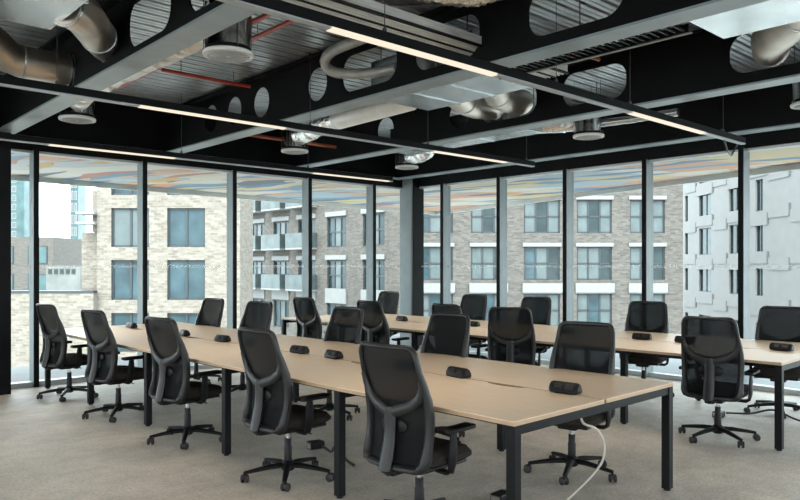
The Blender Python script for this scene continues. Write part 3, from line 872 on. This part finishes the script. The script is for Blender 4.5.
# the same estate turning away, with glazed balconies
f2 = Facade('balcony_block', 61.5, P(238, 61.5), 46.2, P(390, 46.2), 3.5, 'brick apartment block with pale glass balconies, running back beside the buff brick house')
L2 = f2.len
cols2 = sorted([(L2-c-1.15, L2-c+1.15) for c in (1.7, 5.9, 9.7, 13.3, 17.0)])
rows2 = sorted([(1.53+z, 1.53+z+2.15) for z in (-4.85, -1.75, 1.35, 4.45, 7.55)])
f2.wall(M['brick_grey'], cols2, rows2)
for i, (x0, x1) in enumerate(cols2):
    for j, (z0, z1) in enumerate(rows2):
        f2.window(x0, x1, z0, z1, 3, None if i < 2 else .5, fw=.09, pm=[['pane_dark', 'pane_light', 'pane_dark'], ['pane_blue', 'pane_light', 'pane_dark']][(i+j) % 2])
    m = MB()
    for j, (z0, z1) in enumerate(rows2):
        m.box(x0-.1, x1+.1, -.12, .1, z1+.05, z1+.38 if j > 0 else z1+1.1)
    m.build('lintel', M['lintel'], f2.root)
    if i < 3:
        for j, (z0, z1) in enumerate(rows2):
            if j == 0: continue
            bl = MB().box(x0-.25, x1+.25, -1.0, 0, z0-.12, z0-.0).build('balcony', M['lintel'], f2.root)
            MB().box(x0-.25, x1+.25, -1.0, -.97, z0, z0+1.1).box(x0-.25, x0-.22, -.97, 0, z0, z0+1.1).box(x1+.22, x1+.25, -.97, 0, z0, z0+1.1).build('balcony_glass', M['balcony_glass'], bl)

# buff brick house
D3 = 34.0; k3 = D3/711
f3 = Facade('brick_house', D3, P(97, D3), D3, P(240, D3), 3, 'buff brick building with dark-framed double windows beside the dark pier\'s view')
def fx3(px): return (px-97)*k3
cols3 = [(fx3(111), fx3(149)), (fx3(167), fx3(205))]
rows3 = sorted([(Z(247, D3), Z(208, D3)), (Z(300, D3), Z(260, D3)), (Z(352, D3), Z(313, D3)), (Z(195, D3), Z(156, D3))])
f3.wall(M['brick_beige'], cols3, rows3)
for x0, x1 in cols3:
    for j, (z0, z1) in enumerate(rows3):
        w = f3.window(x0, x1, z0, z1, 2, None, fw=.085, pm=['pane_light', 'pane_light'] if (j == 2 and x0 < 2) else ['pane_blue', 'pane_blue'])
st = MB().box(-1.0, 0, .6, 9, -9, Z(232, D3)).box(-.35, 0, .3, 5, Z(232, D3), Z(190, D3)).build('stepped_wing', M['brick_beige'], f3.root)
an = MB().box(-4.6, 0, -.4, .2, -9, Z(293, D3)).build('low_wall', M['brick_beige'], f3.root)
m = MB().box(-4.6, .0, -.42, .22, Z(293, D3), Z(290.5, D3)); m.build('coping', M['winframe'], f3.root)
m = MB()
for zz in (Z(212, D3), Z(222, D3)): m.box(-.9, 0, -.3, .6, zz-.12, zz)
m.build('balcony', M['lintel'], f3.root)

# white clad block on the other side
f4 = Facade('white_block', 63.0, P(677, 63.0), 41.0, P(838, 41.0), 14, 'white panel-clad block with narrow staggered windows, next to the grey-brown brick block', z1=13)
L4 = f4.len
def s4(px):
    t = (px-400)/711; l0, l1 = P(677, 63.0), P(838, 41.0)
    u = (t*63.0-l0)/((l1-l0)+t*22.0); return u*L4
cols4 = [(s4(685), s4(688)), (s4(699), s4(711)), (s4(729), s4(741)), (s4(755.5), s4(763))]
rows4 = sorted([(1.53+z, 1.53+z+2.15) for z in (-6.9, -4.35, -1.95 if 0 else -1.95, 1.05, 4.1, 7.15)][1:])
rows4 = [(-4.6, -2.45), (-.55, 1.35), (2.45, 4.6), (5.35, 7.55), (8.3, 9.9)]
f4.wall(M['clad'], cols4, rows4)
for i, (x0, x1) in enumerate(cols4):
    for z0, z1 in rows4: f4.window(x0, x1, z0, z1, 2, None, ['pane_dark', 'pane_blue'])
m = MB(); j_ = MB()
edges = [s4(p) for p in (685, 696, 713, 727, 745, 768, 790, 815)]
for r, z in enumerate((-1.3, 1.9, 4.98, 7.95)):
    for q in range(len(edges)-1):
        zz = z + (.22 if (q+r) % 2 else -.22)
        m.box(edges[q]+.1, edges[q+1]-.1, -.05, .05, zz-.42, zz+.42)
        j_.box(edges[q+1]-.1, edges[q+1]+.1, -.04, .05, zz-.40, zz+.40)
m.build('ledge_panel', M['clad'], f4.root); j_.build('joint', M['joint'], f4.root)

# further buildings seen past the dark pier
def block(name, d, px0, px1, z1, mat, depth, label, rowsz=None, colw=None, win='pane_blue', frame='winframe'):
    f = Facade(name, d, P(px0, d), d, P(px1, d), depth, label, z1=z1)
    f.wall(M[mat], [], [], name='wall')
    n = 0
    if rowsz:
        for z0, zt in rowsz:
            x = colw[0]
            while x + colw[1] < f.len - .1:
                w = MB().box(x, x+colw[1], -.06, .02, z0, zt).build('window', M[frame], f.root)
                MB().box(x+.12, x+colw[1]-.12, -.08, -.02, z0+.12, zt-.12).build('pane', M[win], w)
                x += colw[0]+colw[1]; n += 1
    return f
block('glass_tower', 120, 70, 78, Z(150, 120), 'pane_teal', 3, 'slim teal glass tower rising beside the buff brick building',
      [(Z(260-12*i, 120), Z(251-12*i, 120)) for i in range(9)], (.18, .42), 'pane_light', 'lintel')
block('glass_tower', 150, -12, 24, Z(172, 150), 'pane_teal', 5, 'pale teal glass tower glimpsed between dark pier and first mullion',
      [(Z(246-9*i, 150), Z(240-9*i, 150)) for i in range(8)], (.5, 1.0), 'pane_light', 'lintel')
block('brick_flats', 80, -20, 53, Z(237, 80), 'brick_dark', 12, 'low grey-brown flats with teal windows behind the low parapet wall',
      [(Z(264, 80), Z(246, 80)), (Z(292, 80), Z(274, 80))], (1.6, 2.2), 'pane_teal')
block('shed', 100, 50, 84, Z(246, 100), 'joint', 10, 'far grey ribbed roof building between flats and glass tower')
block('terrace_row', 70, 46, 80, Z(266, 70), 'terrace_render', 8, 'low white building with a row of small dark square windows',
      [(Z(274, 70), Z(269, 70))], (.22, .36), 'pane_dark')
# ------------------------------------------------------------------ light, sky, camera
w = bpy.data.worlds.new('World'); S.world = w; w.use_nodes = True
nt = w.node_tree; bg = nt.nodes['Background']
tc = nt.nodes.new('ShaderNodeTexCoord')
n = nt.nodes.new('ShaderNodeTexNoise'); n.inputs['Scale'].default_value = 2.2; n.inputs['Detail'].default_value = 6
mp = nt.nodes.new('ShaderNodeMapping'); mp.inputs['Scale'].default_value = (1, 1, 2.6)
nt.links.new(tc.outputs['Generated'], mp.inputs[0]); nt.links.new(mp.outputs[0], n.inputs['Vector'])
r = nt.nodes.new('ShaderNodeValToRGB')
r.color_ramp.elements[0].position = .35; r.color_ramp.elements[0].color = (.72, .86, .95, 1)
r.color_ramp.elements[1].position = .62; r.color_ramp.elements[1].color = (1, 1, 1, 1)
nt.links.new(n.outputs['Fac'], r.inputs['Fac']); nt.links.new(r.outputs['Color'], bg.inputs['Color'])
bg.inputs['Strength'].default_value = 5.0
sun = bpy.data.lights.new('sun', 'SUN'); sun.energy = 4.0; sun.angle = R_(20); sun.color = (1, .96, .90)
so = bpy.data.objects.new('sun', sun); COL.objects.link(so)
d = (FW*.62 + RT*.25 + Vector((0, 0, -.75))).normalized()
so.rotation_euler = d.to_track_quat('-Z', 'Y').to_euler()

cam = bpy.data.cameras.new('camera'); co = bpy.data.objects.new('camera', cam); COL.objects.link(co)
co.location = (0, 0, 1.53)
co.rotation_euler = (R_(90), 0, math.atan2(FW.y, FW.x) - PI/2)
cam.sensor_fit = 'HORIZONTAL'; cam.sensor_width = 36; cam.lens = 36*711/800
cam.shift_y = (266-250)/800
cam.clip_start = .05; cam.clip_end = 600
S.camera = co
S.view_settings.view_transform = 'Standard'; S.view_settings.look = 'None'
S.view_settings.exposure = .75; S.view_settings.gamma = 1; S.view_settings.use_curve_mapping = False
c = S.cycles
c.max_bounces = 8; c.diffuse_bounces = 4; c.glossy_bounces = 4; c.transparent_max_bounces = 16; c.transmission_bounces = 4
c.use_denoising = True; c.denoising_prefilter = 'ACCURATE'; c.sample_clamp_indirect = 6
c.caustics_reflective = False; c.caustics_refractive = False
